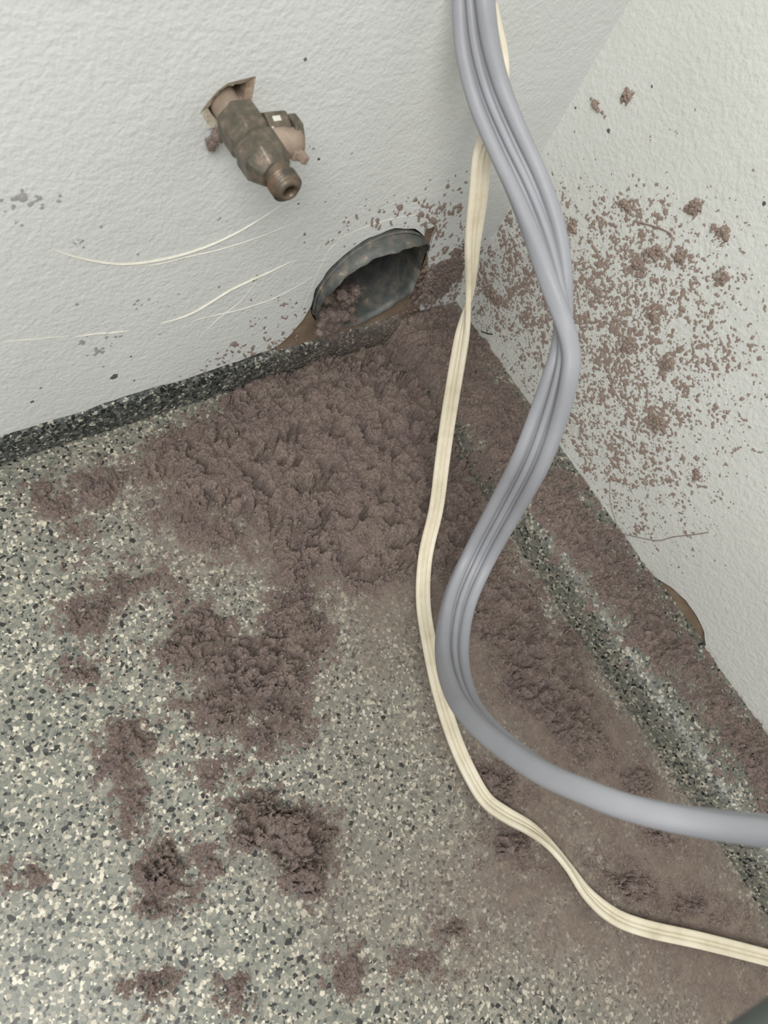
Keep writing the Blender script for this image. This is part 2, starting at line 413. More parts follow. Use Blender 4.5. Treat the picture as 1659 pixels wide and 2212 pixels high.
kerb_l = tag(link('trim_1', me, M_KERB), 'low dark speckled terrazzo upstand along the foot of the left wall', None, None, 'structure')
n = 5200
xx = rng.uniform(-.6, KX, n); zz = rng.uniform(.001, .0365, n)
yy = np.interp(zz, prof[1:, 1], prof[1:, 0]) + np.interp(xx, xs, wob) * np.interp(zz, [0, .0385], [.4, 1])
dydz = (np.interp(zz + .0005, prof[1:, 1], prof[1:, 0]) - np.interp(zz - .0005, prof[1:, 1], prof[1:, 0])) / .001
N = np.stack([0 * xx, -np.ones(n), dydz], -1); N /= np.linalg.norm(N, axis=1)[:, None]
P = np.stack([xx, yy, zz], -1); qx, qy = pix(P)
size = np.clip(rng.lognormal(math.log(.0013), .4, n), .0005, .003)
me = flakes(P, N, np.tile([1., 0, 0], (n, 1)), size, tones(n) ** 1.25, lk_dust(qx, qy, xx), rng.uniform(.00005, .0006, n))
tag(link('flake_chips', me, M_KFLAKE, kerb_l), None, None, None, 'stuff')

# ------------------------------------------------------------------ walls
def plate(name, loops, ax, v, thick, m, parent=None, cut=None):
    """flat plate in plane axis=v from outline loops [(a,z)], first outer, rest holes; the edges go back by thick"""
    me = bpy.data.meshes.new(name)
    L3 = [[Vector((a, z, 0)) for a, z in lp] for lp in loops]
    tris = tessellate_polygon(L3)
    pts = [p for lp in loops for p in lp]
    mk = (lambda a, z, d: (a, v + d, z)) if ax == 1 else (lambda a, z, d: (v + d, a, z))
    V = [mk(a, z, 0) for a, z in pts] + [mk(a, z, thick) for a, z in pts]
    n = len(pts); Fc = [tuple(t) for t in tris]; b = 0
    for lp in loops:
        for i in range(len(lp)):
            j = (i + 1) % len(lp); Fc.append((b + i, b + j, n + b + j, n + b + i))
        b += len(lp)
    me.from_pydata(V, [], Fc); 
    bm = bmesh.new(); bm.from_mesh(me); bmesh.ops.recalc_face_normals(bm, faces=bm.faces); bm.to_mesh(me); bm.free()
    return link(name, me, m, parent)
def rough_line(pts, ax, v, step, amp, seed):
    """pixel polyline -> ragged plane line (a,z)"""
    q = [on(a, b, ax, v) for a, b in pts]; k = 0 if ax == 1 else 1
    q = [(p[k], p[2]) for p in q]; out = []
    for i in range(len(q) - 1):
        d = math.hypot(q[i + 1][0] - q[i][0], q[i + 1][1] - q[i][1]); m_ = max(1, int(d / step))
        for t in range(m_):
            f = t / m_; a = q[i][0] * (1 - f) + q[i + 1][0] * f; z = q[i][1] * (1 - f) + q[i + 1][1] * f
            w = (float(vnoise(np.array(a / step / 2.2), np.array(z * 90.), seed)) - .5) * 2 * amp
            out.append((a + w * .5, z + w))
    out.append(q[-1]); return out
DCX, DCZ, DR = -.118, .0968, .0495
# left wall outline
bot = rough_line([(0, 945), (60, 926), (110, 908), (180, 889), (235, 868), (330, 838), (400, 820), (470, 795), (560, 764), (600, 748), (628, 722), (655, 690), (672, 662)], 1, 0, .004, .0008, 3)
arc = [(DCX + (DR + .0016 + .0008 * math.sin(a * .3)) * math.cos(math.radians(a)), DCZ + (DR + .0016 + .0008 * math.sin(a * .23)) * math.sin(math.radians(a))) for a in range(184, 44, -6)]
rgt = rough_line([(918, 497), (945, 486), (934, 518), (924, 552), (926, 590), (918, 630), (908, 672), (985, 652)], 1, 0, .003, .0005, 5)
outer = [(-.92, .0355)] + [p for p in bot if p[0] > -.9] + arc + rgt + [(.004, .0355), (.004, .95), (-.92, .95)]
vh = rough_line([(432, 244), (448, 222), (470, 196), (492, 180), (520, 172), (553, 165), (549, 190), (545, 214), (538, 236), (530, 256), (510, 276), (486, 290), (464, 284), (450, 270), (432, 244)], 1, 0, .002, .0004, 8)[:-1]
wall_l = plate('wall_left', [outer, vh], 1, 0.0, .0045, M_WALL_L)
tag(wall_l, 'white painted left wall with scratches, a valve hole and a duct opening', None, None, 'structure')
# bare board behind the broken paint, with the duct cut-out
circ = [(DCX + (DR + .0012) * math.cos(2 * math.pi * i / 48), DCZ + (DR + .0012) * math.sin(2 * math.pi * i / 48)) for i in range(48)]
plate('backing_board', [[(-.185, .030), (.004, .030), (.004, .17), (-.185, .17)], circ], 1, .0022, .012, M_BOARD, wall_l)
# right wall
br = rough_line([(985, 652), (1020, 702), (1060, 770), (1135, 885), (1200, 985), (1258, 1075), (1300, 1122), (1342, 1165), (1372, 1208), (1392, 1232), (1420, 1248), (1452, 1268), (1482, 1296), (1506, 1332), (1522, 1364), (1524, 1394), (1510, 1412), (1530, 1445), (1575, 1510), (1610, 1555), (1659, 1612)], 0, 0, .004, .0009, 11)
outer = [(.004, .0372)] + br[1:] + [(-.92, .0372), (-.92, .95), (.004, .95)]
wall_r = plate('wall_right', [outer], 0, 0.0, .0045, M_WALL_R)
tag(wall_r, 'white stippled right wall spattered with brown lint specks', None, None, 'structure')
plate('backing_board', [[(-.5, .028), (-.25, .028), (-.25, .09), (-.5, .09)]], 0, .0025, .006, M_BOARD, wall_r)

# raised cracks and scratches in the paint
def ridge(pts, wall, ax, w, h, seed):
    p = catmull([on(a, b, ax, 0.0) for a, b in pts], 10); n = len(p); V = []
    for i in range(n):
        t = p[min(n - 1, i + 1)] - p[max(0, i - 1)]; t /= np.linalg.norm(t)
        nrm = np.array([0, -1., 0]) if ax == 1 else np.array([-1., 0, 0]); b = np.cross(nrm, t)
        f = math.sin(math.pi * min(1, max(0, i / (n - 1)))) ** .6; ww = w * f * (.55 + .9 * float(vnoise(np.array(i * .45), np.array(0.), seed)))
        V += [p[i] - b * ww - nrm * .0003, p[i] + b * ww * .15 + nrm * h * f, p[i] + b * ww - nrm * .0003]
    Fc = []
    for i in range(n - 1):
        for k in (0, 1): Fc.append((3 * i + k, 3 * i + k + 1, 3 * i + 4 + k, 3 * i + 3 + k))
    me = bpy.data.meshes.new('paint_ridge'); me.from_pydata(V, [], Fc)
    bm = bmesh.new(); bm.from_mesh(me); bmesh.ops.recalc_face_normals(bm, faces=bm.faces); bm.to_mesh(me); bm.free()
    return link('paint_ridge', me, M_RIDGE, wall)
for k, (pts, w, h) in enumerate([
        ([(612, 440), (560, 474), (500, 508), (430, 538), (350, 560), (270, 570), (200, 563), (140, 548), (95, 528)], .0011, .0009),
        ([(250, 572), (330, 572), (400, 556), (470, 540), (560, 512), (660, 470)], .0005, .0004),
        ([(640, 560), (580, 588), (500, 625), (430, 668), (390, 686), (345, 699)], .0013, .0009),
        ([(690, 590), (600, 640), (520, 668), (450, 684), (410, 696)], .0005, .0004),
        ([(160, 728), (200, 722), (250, 718), (282, 714)], .0008, .0006),
        ([(0, 738), (70, 733), (160, 724)], .0004, .0003),
        ([(720, 520), (790, 490), (860, 470), (930, 462)], .0004, .0003),
        ([(420, 740), (470, 690), (520, 650), (560, 600)], .0004, .0003),
        ([(640, 700), (700, 560), (730, 520)], .0003, .0003)]):
    ridge(pts, wall_l, 1, w, h, 40 + k)
for k, (pts, w, h) in enumerate([
        ([(1240, 165), (1275, 120), (1320, 60), (1350, 15)], .0006, .0005),
        ([(1000, 420), (1060, 350), (1150, 270), (1230, 165)], .0005, .0004)]):
    ridge(pts, wall_r, 0, w, h, 60 + k)

# ------------------------------------------------------------------ specks caught on the walls (grown on a fine grid, one mesh each)
def speckle(name, ax, a0, a1, z0, z1, st, dens, freq, lift, m, seed, stretch=(1, 1), label=None, cat=None, off=-.0002, rot=0):
    av = np.arange(a0, a1, st); zv = np.arange(z0, z1, st); A, Z = np.meshgrid(av, zv)
    Pg = np.stack([A, 0 * A, Z], -1) if ax == 1 else np.stack([0 * A, A, Z], -1)
    qx, qy = pix(Pg); d = dens(qx, qy)
    ca, sa = math.cos(rot), math.sin(rot)
    A2 = (A * ca + Z * sa) * stretch[0]; Z2 = (-A * sa + Z * ca) * stretch[1]
    n = .60 * fbm(A2 * freq, Z2 * freq, seed, 2) + .40 * fbm(A2 * freq * .25, Z2 * freq * .25, seed + 9, 3)
    val = n - (.826 - .315 * d)
    val = np.where(d < .02, -1, val)
    if ax == 1: val = np.where((np.hypot(A - DCX, Z - DCZ) < DR + .003) | ((Z < .05) & (A > -.16) & (A < -.055)), -1, val)
    h = np.clip(val / .12, 0, 1) * lift
    P3 = Pg.copy(); P3[..., 1 if ax == 1 else 0] = off - h
    jit = (rng.uniform(-.5, .5, A.shape + (2,)) * st * .7)
    P3[..., 0 if ax == 1 else 1] += jit[..., 0]; P3[..., 2] += jit[..., 1]
    ny_, nx_ = A.shape; idx = np.arange(ny_ * nx_).reshape(ny_, nx_)
    q = np.stack([idx[:-1, :-1], idx[:-1, 1:], idx[1:, 1:], idx[1:, :-1]], -1).reshape(-1, 4)
    vv = val.ravel()[q]; keep = (vv > 0).sum(1) >= 2
    q = q[keep]; u_, inv = np.unique(q, return_inverse=True); q = inv.reshape(-1, 4)
    o = link(name, mesh_np(name, P3.reshape(-1, 3)[u_], [q]), m)
    tag(o, label, cat, None, 'stuff'); return o
RG = [(1130, 640, 120, 170, 0, .75), (1290, 690, 190, 230, 0, .8), (1440, 640, 170, 220, 0, .62), (1120, 470, 80, 140, 0, .6), (1330, 500, 150, 110, 0, .5), (1390, 880, 210, 170, 0, .6), (1290, 1010, 150, 110, 20, .55), (1480, 1060, 170, 130, 0, .38), (1600, 560, 100, 160, 0, .3), (1600, 800, 110, 200, 0, .3), (1040, 560, 50, 150, 0, .7), (1400, 1150, 110, 50, 20, .4)]
speckle('lint_specks', 0, -.40, -.001, .04, .30, .0006, lambda a, b: gsum(RG, a, b), 560, .0004, M_SPECK, 71, label='scatter of fine brown lint specks clinging to the right wall', cat='lint')
speckle('lint_flecks', 0, -.42, -.001, .04, .33, .0005, lambda a, b: gsum(RG, a, b) * .72, 1000, .0002, M_SPECK, 171, label='very fine brown lint flecks dusted over the right wall', cat='lint')
LG = [(960, 560, 70, 110, 0, .85), (900, 470, 90, 60, -20, .6), (780, 480, 110, 40, -20, .3), (620, 690, 110, 60, -30, .55), (560, 640, 80, 60, -30, .36), (520, 765, 150, 34, -18, .62), (820, 470, 120, 30, -20, .45), (960, 640, 50, 40, 0, .9), (1000, 430, 40, 90, 0, .5), (940, 610, 60, 60, 0, .8)]
speckle('lint_specks', 1, -.30, -.001, .037, .21, .0006, lambda a, b: gsum(LG, a, b), 520, .0004, M_SPECK, 83, (1, .55), label='streaky brown lint specks on the left wall around the duct', cat='lint', rot=.5)
SG = [(60, 440, 110, 60, 0, .5), (130, 520, 90, 40, 0, .3), (300, 670, 90, 60, 0, .42), (210, 740, 60, 30, 0, .35), (430, 300, 20, 30, 0, .4), (580, 420, 200, 100, 0, .12)]
speckle('grime_specks', 1, -.40, -.15, .06, .27, .0006, lambda a, b: gsum(SG, a, b) * 1.3, 420, .0002, M_SCUFF, 93, label='faint grey grime specks on the left side of the left wall', cat='grime')

# ------------------------------------------------------------------ lint bodies
def fibres(P, N, n_seg, length, width, curl, flat=.0):
    """curly thin ribbons from points P along normals N"""
    n = len(P); d = N * .55 + rng.normal(0, .75, (n, 3)); d[:, :] /= np.linalg.norm(d, axis=1)[:, None]
    L = length * rng.uniform(.4, 1.5, n)[:, None] / n_seg
    pts = [P - N * .0003]; cur = P.copy()
    for k in range(n_seg):
        cur = cur + d * L; pts.append(cur.copy()); d = d + rng.normal(0, curl, (n, 3)); d /= np.linalg.norm(d, axis=1)[:, None]
    pts = np.stack(pts, 1)                                                     # n, seg+1, 3
    side = np.cross(d, rng.normal(0, 1, (n, 3))); side /= np.linalg.norm(side, axis=1)[:, None] + 1e-9
    w = (width * np.linspace(1, .5, n_seg + 1))[None, :, None] * side[:, None]
    V = np.stack([pts - w, pts + w], 2).reshape(-1, 3)
    o = (np.arange(n) * (n_seg + 1) * 2)[:, None]; q = []
    for k in range(n_seg): q.append(np.concatenate([o + 2 * k, o + 2 * k + 1, o + 2 * k + 3, o + 2 * k + 2], 1))
    return V, np.concatenate(q)
def lint_bed(name, blobs, seed, cell=.0009, rough=1.0, holes=.3, fib=1.3, label=None, cat='lint', group=None, kind=None, surf=None, mask=None, lump=.011, warp=80, tall=1.0):
    blobs = [(a, b, c, d, e, f * tall) for a, b, c, d, e, f in blobs]
    """a heap of lint grown over the floor or kerb from pixel blobs"""
    fine = []
    for cx, cy, rx, ry, a, hh in blobs:
        r = max(rx, ry)
        for dx in (-r, r):
            for dy in (-r, r):
                p = on(cx + dx, cy + dy, 2, 0.0 if surf is None else .03); fine.append(p)
    fine = np.array(fine); x0, y0 = fine[:, :2].min(0) - .012; x1, y1 = fine[:, :2].max(0) + .012
    if surf is None: x1 = min(x1, KX + .004)
    else: x0, x1 = max(x0, -.0685), -.0005
    y1 = min(y1, -.001); y0 = max(y0, -.66)
    X, Y, Fq, nx, ny = grid_mesh(x0, x1, y0, y1, cell)
    zb = base_z(X) if surf is not None else 0 * X
    wx = (fbm(X * 60, Y * 60, seed, 3) - .5) * .012; wy = (fbm(X * 60 + 40, Y * 60, seed + 3, 3) - .5) * .012
    h = np.zeros(len(X))
    n1 = (fbm(X * 75, Y * 75, seed + 21, 4) - .5) * warp; n2 = (fbm(X * 75 + 9, Y * 75, seed + 25, 4) - .5) * warp
    for _ in range(4):
        qx, qy = pix(np.stack([X, Y, zb + h * .0008], -1))
        h = .5 * h + .5 * evalb(blobs, qx + n1, qy + n2)
    e = edgeb(blobs, qx + n1, qy + n2)
    A = X + wx; B = Y + wy
    b1 = billow(A / lump, B / lump, seed + 31); b2 = billow(A / (lump * .42) + wy * 90, B / (lump * .42) - wx * 90, seed + 32); b3 = billow(A / (lump * .17), B / (lump * .17), seed + 33); b4 = billow(X / .0015 + wy * 200, Y / .0015, seed + 34)
    env = np.clip(h / 6, .12, 1)
    rel = (b1 - .6) * 5.5 * env ** 1.3 + (b2 - .55) * 2.6 * env + ((b3 - .5) * 1.7 + (b4 - .5) * 1.5) * np.clip(env * 1.5, .35, 1)
    big = fbm(X * 38, Y * 38, seed + 51, 3)
    hz = h * (.5 + .8 * big) + .6 + rel * rough
    pits = np.clip((fbm(A * 110, B * 110, seed + 61, 2) - .595) / .06, 0, 1)
    hz = hz - pits * 13 * env
    fz = np.abs(fbm(A * 26, B * 26, seed + 91, 3) - .5)
    hz = hz - np.clip(1 - fz / .012, 0, 1) * np.clip((fbm(X * 30, Y * 30, seed + 95, 2) - .5) / .1, 0, 1) * 7 * env
    f1_ = fbm(X * 160, Y * 160, seed + 71, 3) - .5; f2_ = fbm(X * 620, Y * 620, seed + 75, 2) - .5
    val = e * 1.0 + f1_ * 2.2 * holes / .35 + f2_ * 1.3 + (b2 - .5) * .5 - .06
    if mask is not None: val = np.where(mask(X, Y), val, -1)
    thin = np.clip(val / .35, .12, 1)
    hz = np.clip(hz, .25, None) * thin
    lat = .0013 * np.clip(h / 8, .3, 1)
    VX = X + (fbm(X * 260, Y * 260, seed + 81, 2) - .5) * lat * 2 + rng.normal(0, cell * .22, len(X)); VY = Y + (fbm(X * 260, Y * 260 + 7, seed + 85, 2) - .5) * lat * 2 + rng.normal(0, cell * .22, len(X))
    hz = hz + rng.normal(0, .42, len(hz)) * rough * thin
    VZ = zb + np.where(val > 0, np.clip(hz, .12, None), .05) * .001
    if surf is None:
        VX = np.minimum(VX, np.where(VZ < .02, KX + .0035, 0))
    VY = np.minimum(VY, -.0008)
    V = np.stack([VX, VY, VZ], -1)
    keep = (val[Fq] > 0).sum(1) >= 2
    q = Fq[keep]
    if len(q) == 0: print('EMPTY', name, label); return None
    a, b, c = V[q[:, 0]], V[q[:, 1]], V[q[:, 3]]
    nf = np.cross(b - a, c - a); nf /= np.linalg.norm(nf, axis=1)[:, None] + 1e-12
    nfib = int(len(q) * fib * (cell / .0009) ** 2)
    pick = rng.integers(0, len(q), nfib); w1 = rng.uniform(0, 1, (nfib, 2))
    Pf = V[q[pick, 0]] + (V[q[pick, 1]] - V[q[pick, 0]]) * w1[:, :1] + (V[q[pick, 3]] - V[q[pick, 0]]) * w1[:, 1:]
    FV, FF = fibres(Pf, nf[pick], 3, .0034, .00012, .6)
    FV[:, 1] = np.minimum(FV[:, 1], -.0005); FV[:, 2] = np.maximum(FV[:, 2], .0001); FV[:, 0] = np.minimum(FV[:, 0], -.0005)
    u_, inv = np.unique(q, return_inverse=True); q = inv.reshape(-1, 4); V = V[u_]
    VA = np.concatenate([V, FV]); VA, c0 = localise(VA)
    o = link(name, mesh_np(name, VA, [q, FF + len(V)]), M_LINT); o.location = c0
    return tag(o, label, cat, group, kind)

lint_bed('lint_pile', PILE, 11, cell=.0006, holes=.26, fib=1.0, label='large brown lint heap spilling across the floor below the duct', kind='stuff', lump=.013)
HEAP = [(1090, 1310, 75, 105, -20, 8), (1180, 1430, 80, 85, -20, 11), (1225, 1520, 70, 80, -30, 9), (1130, 1390, 70, 80, 0, 8), (1060, 1240, 50, 60, 0, 6), (1150, 1500, 60, 50, 0, 6), (1270, 1600, 50, 50, 0, 4)]
lint_bed('lint_heap', HEAP, 23, label='long brown lint heap along the foot of the right kerb behind the cords')
LED = [(960, 760, 120, 80, 10, 4), (1030, 870, 75, 110, -35, 4), (1112, 985, 60, 90, -35, 4), (1215, 1095, 46, 85, -36, 5), (1250, 1160, 44, 70, -36, 5), (1310, 1225, 52, 85, -36, 6), (1372, 1300, 46, 85, -36, 6), (1420, 1370, 40, 75, -36, 6), (1475, 1420, 38, 75, -36, 5), (1550, 1520, 36, 80, -36, 5), (1625, 1625, 40, 85, -36, 5), (1695, 1720, 44, 90, -36, 5), (900, 700, 80, 40, -15, 4)]
lint_bed('lint_strip', LED, 29, surf=True, holes=.3, rough=.7, label='strip of brown lint lying along the top of the right kerb')
CL = [
    ([(540, 1425, 120, 62, 0, 12), (420, 1405, 85, 55, 0, 9), (640, 1370, 75, 80, 0, 10), (590, 1460, 75, 50, 0, 10), (650, 1315, 50, 50, 0, 6), (440, 1350, 50, 32, 0, 6)], 'wide ragged lint clump in the middle of the floor below the main heap'),
    ([(470, 1530, 75, 52, 0, 6)], 'small flat lint clump just below the left half of the wide ragged clump'),
    ([(610, 1550, 62, 52, 0, 6), (560, 1600, 40, 30, 0, 3)], 'small flat lint clump just below the right half of the wide ragged clump'),
    ([(590, 1775, 98, 55, 10, 12), (640, 1810, 78, 70, 20, 13), (665, 1880, 52, 58, 20, 9), (690, 1790, 38, 42, 0, 8), (540, 1800, 52, 40, 0, 8)], 'thick compact lint clump at bottom centre of the floor'),
    ([(350, 1890, 48, 75, 20, 8), (335, 1930, 40, 45, 0, 5), (395, 1925, 26, 18, 40, 3)], 'upright oval lint clump left of the thick compact clump'),
    ([(190, 1325, 55, 36, -35, 5)], 'lint tuft far left on the floor, level with the wide ragged clump'),
    ([(178, 1450, 36, 22, -10, 4)], 'tiny lint tuft below the tuft at the far left of the floor'),
    ([(290, 1262, 68, 28, -8, 4)], 'flat wisp of lint lower left of the main heap'),
    ([(290, 1590, 58, 34, -15, 5), (255, 1640, 42, 42, 0, 4)], 'two-lobed lint wisp left of the small flat clumps'),
    ([(285, 1742, 32, 44, 0, 4)], 'narrow lint wisp straight above the upright oval clump'),
    ([(478, 1665, 48, 30, -10, 3)], 'thin lint wisp between the flat clumps and the thick compact clump'),
    ([(335, 2130, 50, 32, -15, 4)], 'lint wisp near the bottom edge below the upright oval clump'),
    ([(505, 2145, 26, 30, 0, 3)], 'smallest lint wisp near the bottom edge, right of the other wisp'),
    ([(750, 2100, 46, 36, 30, 4)], 'lint wisp near the bottom edge below the thick compact clump'),
    ([(965, 2010, 42, 22, -10, 4)], 'lint wisp on the dusty floor straight below the cream cable bend'),
    ([(900, 2085, 44, 28, 20, 3)], 'faint lint wisp near the bottom centre of the floor'),
    ([(465, 1872, 22, 26, 0, 3)], 'tiny lint tuft between the upright oval clump and the thick clump'),
    ([(55, 1885, 32, 16, 0, 3)], 'tiny lint tuft at the left edge of the floor'),
    ([(215, 1050, 62, 36, -15, 4)], 'lint wisp at upper left beside the dark upstand'),
    ([(105, 1085, 45, 30, 10, 3), (165, 1150, 26, 36, 0, 3)], 'thin lint wisp furthest to the upper left'),
    ([(1080, 1690, 58, 34, 20, 5)], 'lint clump between the cream cable and the grey cord'),
    ([(1100, 1832, 46, 26, 15, 6)], 'rounded lint clump just below the cream cable'),
    ([(1362, 1912, 68, 30, 32, 6)], 'elongated lint clump above the cream cable at lower right'),
    ([(1500, 1962, 58, 22, 10, 5)], 'flat dark lint clump nearest the kerb at lower right'),
    ([(1425, 1800, 50, 20, 35, 4)], 'lint wisp just below the grey cord at lower right'),
    ([(1375, 1690, 40, 28, 35, 4)], 'lint wisp just above the grey cord near the kerb'),
]
for i, (b, lab) in enumerate(CL):
    lint_bed('lint_clump', b, 200 + 7 * i, cell=.0007, holes=.25, rough=.85, fib=1.5, label=lab, cat='lint clump', group='loose lint clumps on the floor', lump=.008, warp=44, tall=1.35)

# blobs of lint that cling to a wall or sit in the duct
def lint_blob(name, parts, seed, label, group=None, res=4, fibn=900, flen=.0022):
    VV, FFs, off = [], [], 0
    for (c, rad) in parts:
        bm = bmesh.new(); bmesh.ops.create_icosphere(bm, subdivisions=res, radius=1.0)
        v = np.array([p.co[:] for p in bm.verts]); f = np.array([[q.index for q in p.verts] for p in bm.faces]); bm.free()
        k = 2.2; seed += 5
        dd = .5 + .75 * fbm(v[:, 0] * k + v[:, 2] * 1.3 + 5, v[:, 1] * k - v[:, 2] * 1.1, seed, 4) + .35 * (billow(v[:, 0] * 2.6 + v[:, 2] * 2, v[:, 1] * 2.6 + v[:, 2] * 1.5, seed + 2) - .5) + rng.normal(0, .05, len(v))
        p = np.array(c) + v * dd[:, None] * np.array(rad)
        VV.append(p); FFs.append(f + off); off += len(p)
        pk = rng.integers(0, len(v), fibn); FV, FF = fibres(p[pk], v[pk], 3, flen, .0001, .6)
        VV.append(FV); FFs.append(FF + off); off += len(FV)
    V = np.concatenate(VV); V, c0 = localise(V)
    o = link(name, mesh_np(name, V, FFs), M_LINT); o.location = c0
    return tag(o, label, 'lint clump', group)
TUFTS = [(1353, 444, 16, 10, 'lint tuft on the right wall, upper one beside the grey cord'), (1500, 448, 12, 18, 'upright lint tuft on the right wall, upper right of all the specks'),
         (1555, 502, 13, 17, 'lint tuft on the right wall, rightmost of the upper ones'), (1232, 490, 12, 17, 'lint tuft on the right wall touching the grey cord'),
         (1382, 572, 17, 14, 'lint tuft on the right wall in the middle of the specks'), (1418, 545, 11, 22, 'tall lint tuft on the right wall just above the middle one'),
         (1468, 556, 10, 13, 'small lint tuft on the right wall right of the tall one'), (1562, 602, 12, 15, 'lint tuft on the right wall near the right edge of the specks'),
         (1358, 745, 11, 14, 'lint tuft on the right wall level with the cord twist'), (1447, 785, 15, 17, 'largest lint tuft on the right wall below the speck centre'),
         (1420, 915, 14, 20, 'lint tuft on the right wall, lowest of the large ones'), (1412, 680, 18, 13, 'broad lint tuft on the right wall above the largest one'),
         (1290, 232, 18, 6, 'curved lint tuft high on the right wall near the crease'), (1355, 208, 8, 13, 'highest lint tuft on the right wall above the curved one'),
         (1505, 1025, 9, 9, 'small round lint tuft low on the right wall'), (1070, 640, 28, 12, 'flat lint tuft on the right wall beside the cream cable')]
def wall_tuft(p, ra, rz, ax, seed, label, group, lift=.0022, stt=.0005, tilt=0.0):
    av = np.arange(-ra * 1.7, ra * 1.7, stt); zv = np.arange(-rz * 1.7, rz * 1.7, stt); A, Z = np.meshgrid(av, zv)
    ca, sa = math.cos(tilt), math.sin(tilt)
    q = np.sqrt(((A * ca + Z * sa) / ra) ** 2 + ((-A * sa + Z * ca) / rz) ** 2)
    val = 1 - q + (fbm(A * 330, Z * 330, seed, 3) - .5) * 2.4 + (fbm(A * 1100, Z * 1100, seed + 5, 2) - .5) * .9
    hh = np.clip(val / .8, .05, 1) * lift * (.35 + .9 * billow(A * 420, Z * 420, seed + 8)) + rng.normal(0, .00015, A.shape)
    hh = np.clip(hh, .0001, None)
    Pg = np.stack([p[0] + A, p[1] - hh, p[2] + Z], -1) if ax == 1 else np.stack([p[0] - hh, p[1] + A, p[2] + Z], -1)
    ny_, nx_ = A.shape; idx = np.arange(ny_ * nx_).reshape(ny_, nx_)
    qd = np.stack([idx[:-1, :-1], idx[:-1, 1:], idx[1:, 1:], idx[1:, :-1]], -1).reshape(-1, 4)
    qd = qd[(val.ravel()[qd] > 0).sum(1) >= 2]
    V = Pg.reshape(-1, 3); nrm = np.array([0, -1., 0]) if ax == 1 else np.array([-1., 0, 0])
    nf = max(8, int(len(qd) * .25)); pk = qd[rng.integers(0, len(qd), nf), 0]
    FV, FF = fibres(V[pk], np.tile(nrm, (nf, 1)), 3, .003, .0001, .6)
    k = 1 if ax == 1 else 0; FV[:, k] = np.minimum(FV[:, k], -.0002)
    u_, inv = np.unique(qd, return_inverse=True); qd = inv.reshape(-1, 4); V = V[u_]
    VA, c0 = localise(np.concatenate([V, FV])); o = link('lint_tuft', mesh_np('lint_tuft', VA, [qd, FF + len(V)]), M_SPECK if ax == 0 else M_LINT); o.location = c0
    return tag(o, label, 'lint clump', group)
for i, (a, b, rx, ry, lab) in enumerate(TUFTS):
    p = on(a, b, 0, 0.0); d = abs(float((p - CAM) @ R[:, 2]))
    wall_tuft(p, rx * d / F * 1.25, ry * d / F * 1.1, 0, 500 + 13 * i, lab, 'lint tufts stuck to the right wall', tilt=random.uniform(-.6, .6))
p = on(955, 600, 1, 0.0); wall_tuft(p, .020, .028, 1, 961, 'lint gathered on the left wall in the corner right of the duct', None, .003, .0006, -.5)

# ------------------------------------------------------------------ duct
duct = tag(empty('vent_duct', (DCX, 0, DCZ)), 'round galvanised dryer vent duct end sticking out of the left wall', 'duct')
def lathe_like(name, rfun, yfun, ths, rows, m, parent):
    V = []; n = len(ths)
    for k in range(rows):
        for t in ths:
            r = rfun(k, t); V.append((r * math.cos(t), yfun(k, t), r * math.sin(t)))
    Fc = [(k * n + i, k * n + (i + 1) % n, (k + 1) * n + (i + 1) % n, (k + 1) * n + i) for k in range(rows - 1) for i in range(n)]
    me = bpy.data.meshes.new(name); me.from_pydata(V, [], Fc)
    bm = bmesh.new(); bm.from_mesh(me); bmesh.ops.recalc_face_normals(bm, faces=bm.faces); bm.to_mesh(me); bm.free()
    for p in me.polygons: p.use_smooth = True
    return link(name, me, m, parent)
pa = [0, 15, 40, 60, 80, 100, 120, 140, 160, 180, 200, 230, 270, 310, 335, 360]
pv = [1.0, .5, 6, 12, 16.5, 17.5, 15, 13.5, 12, 8.5, 5, 2.5, 2, 2.5, 6.5, 1.0]
def prot(t):
    a = math.degrees(t) % 360
    return (np.interp(a, pa, pv) + .5 * math.sin(a * .21) + .35 * math.sin(a * .47)) * .001
def rim_r(t):
    a = math.degrees(t) % 360
    return DR + .0005 * math.sin(3 * t + 1) - .0035 * math.exp(-((a - 12) / 14) ** 2) + .0012 * math.exp(-((a - 42) / 12) ** 2) - .001 * math.exp(-((a - 330) / 12) ** 2)
ths = [2 * math.pi * i / 128 for i in range(128)]
ROW = 10
def duct_y(k, t):
    f = k / (ROW - 1)
    return .11 * (1 - f) ** 1.3 - prot(t) * f if k < ROW - 1 else -prot(t)
pipe = lathe_like('pipe', lambda k, t: DR + (rim_r(t) - DR) * (k / (ROW - 1)) ** 2, duct_y, ths, ROW, M_GALV, duct)
sm = pipe.modifiers.new('sheet', 'SOLIDIFY'); sm.thickness = .0009; sm.offset = -1
lathe_like('rolled_seam', lambda k, t: DR + .0003 + .0011 * math.sin(math.pi * k / 4), lambda k, t: -.0012 - .0022 * k / 4 if prot(t) > .0045 else .001, ths, 5, M_GALV, duct)
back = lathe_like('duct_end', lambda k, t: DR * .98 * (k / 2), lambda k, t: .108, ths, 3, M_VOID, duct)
DL = []
rd = random.Random(4)
for k in range(95):
    a = rd.gauss(236, 22); y = rd.uniform(-.003, .05); sz = rd.uniform(.0028, .0058)
    rr = DR - sz * .95 - abs(rd.gauss(0, .009)); t = math.radians(a)
    DL.append(((DCX + rr * math.cos(t), y, DCZ + rr * math.sin(t)), (sz, sz * 1.1, sz * .8)))
for k in range(22):
    a = rd.uniform(214, 246); t = math.radians(a); sz = rd.uniform(.002, .0042); f = rd.uniform(0, 1)
    DL.append(((DCX + (DR - .005 + f * .008) * math.cos(t), -.003 - .005 * f, DCZ + (DR - .005 + f * .010) * math.sin(t)), (sz, sz, sz)))
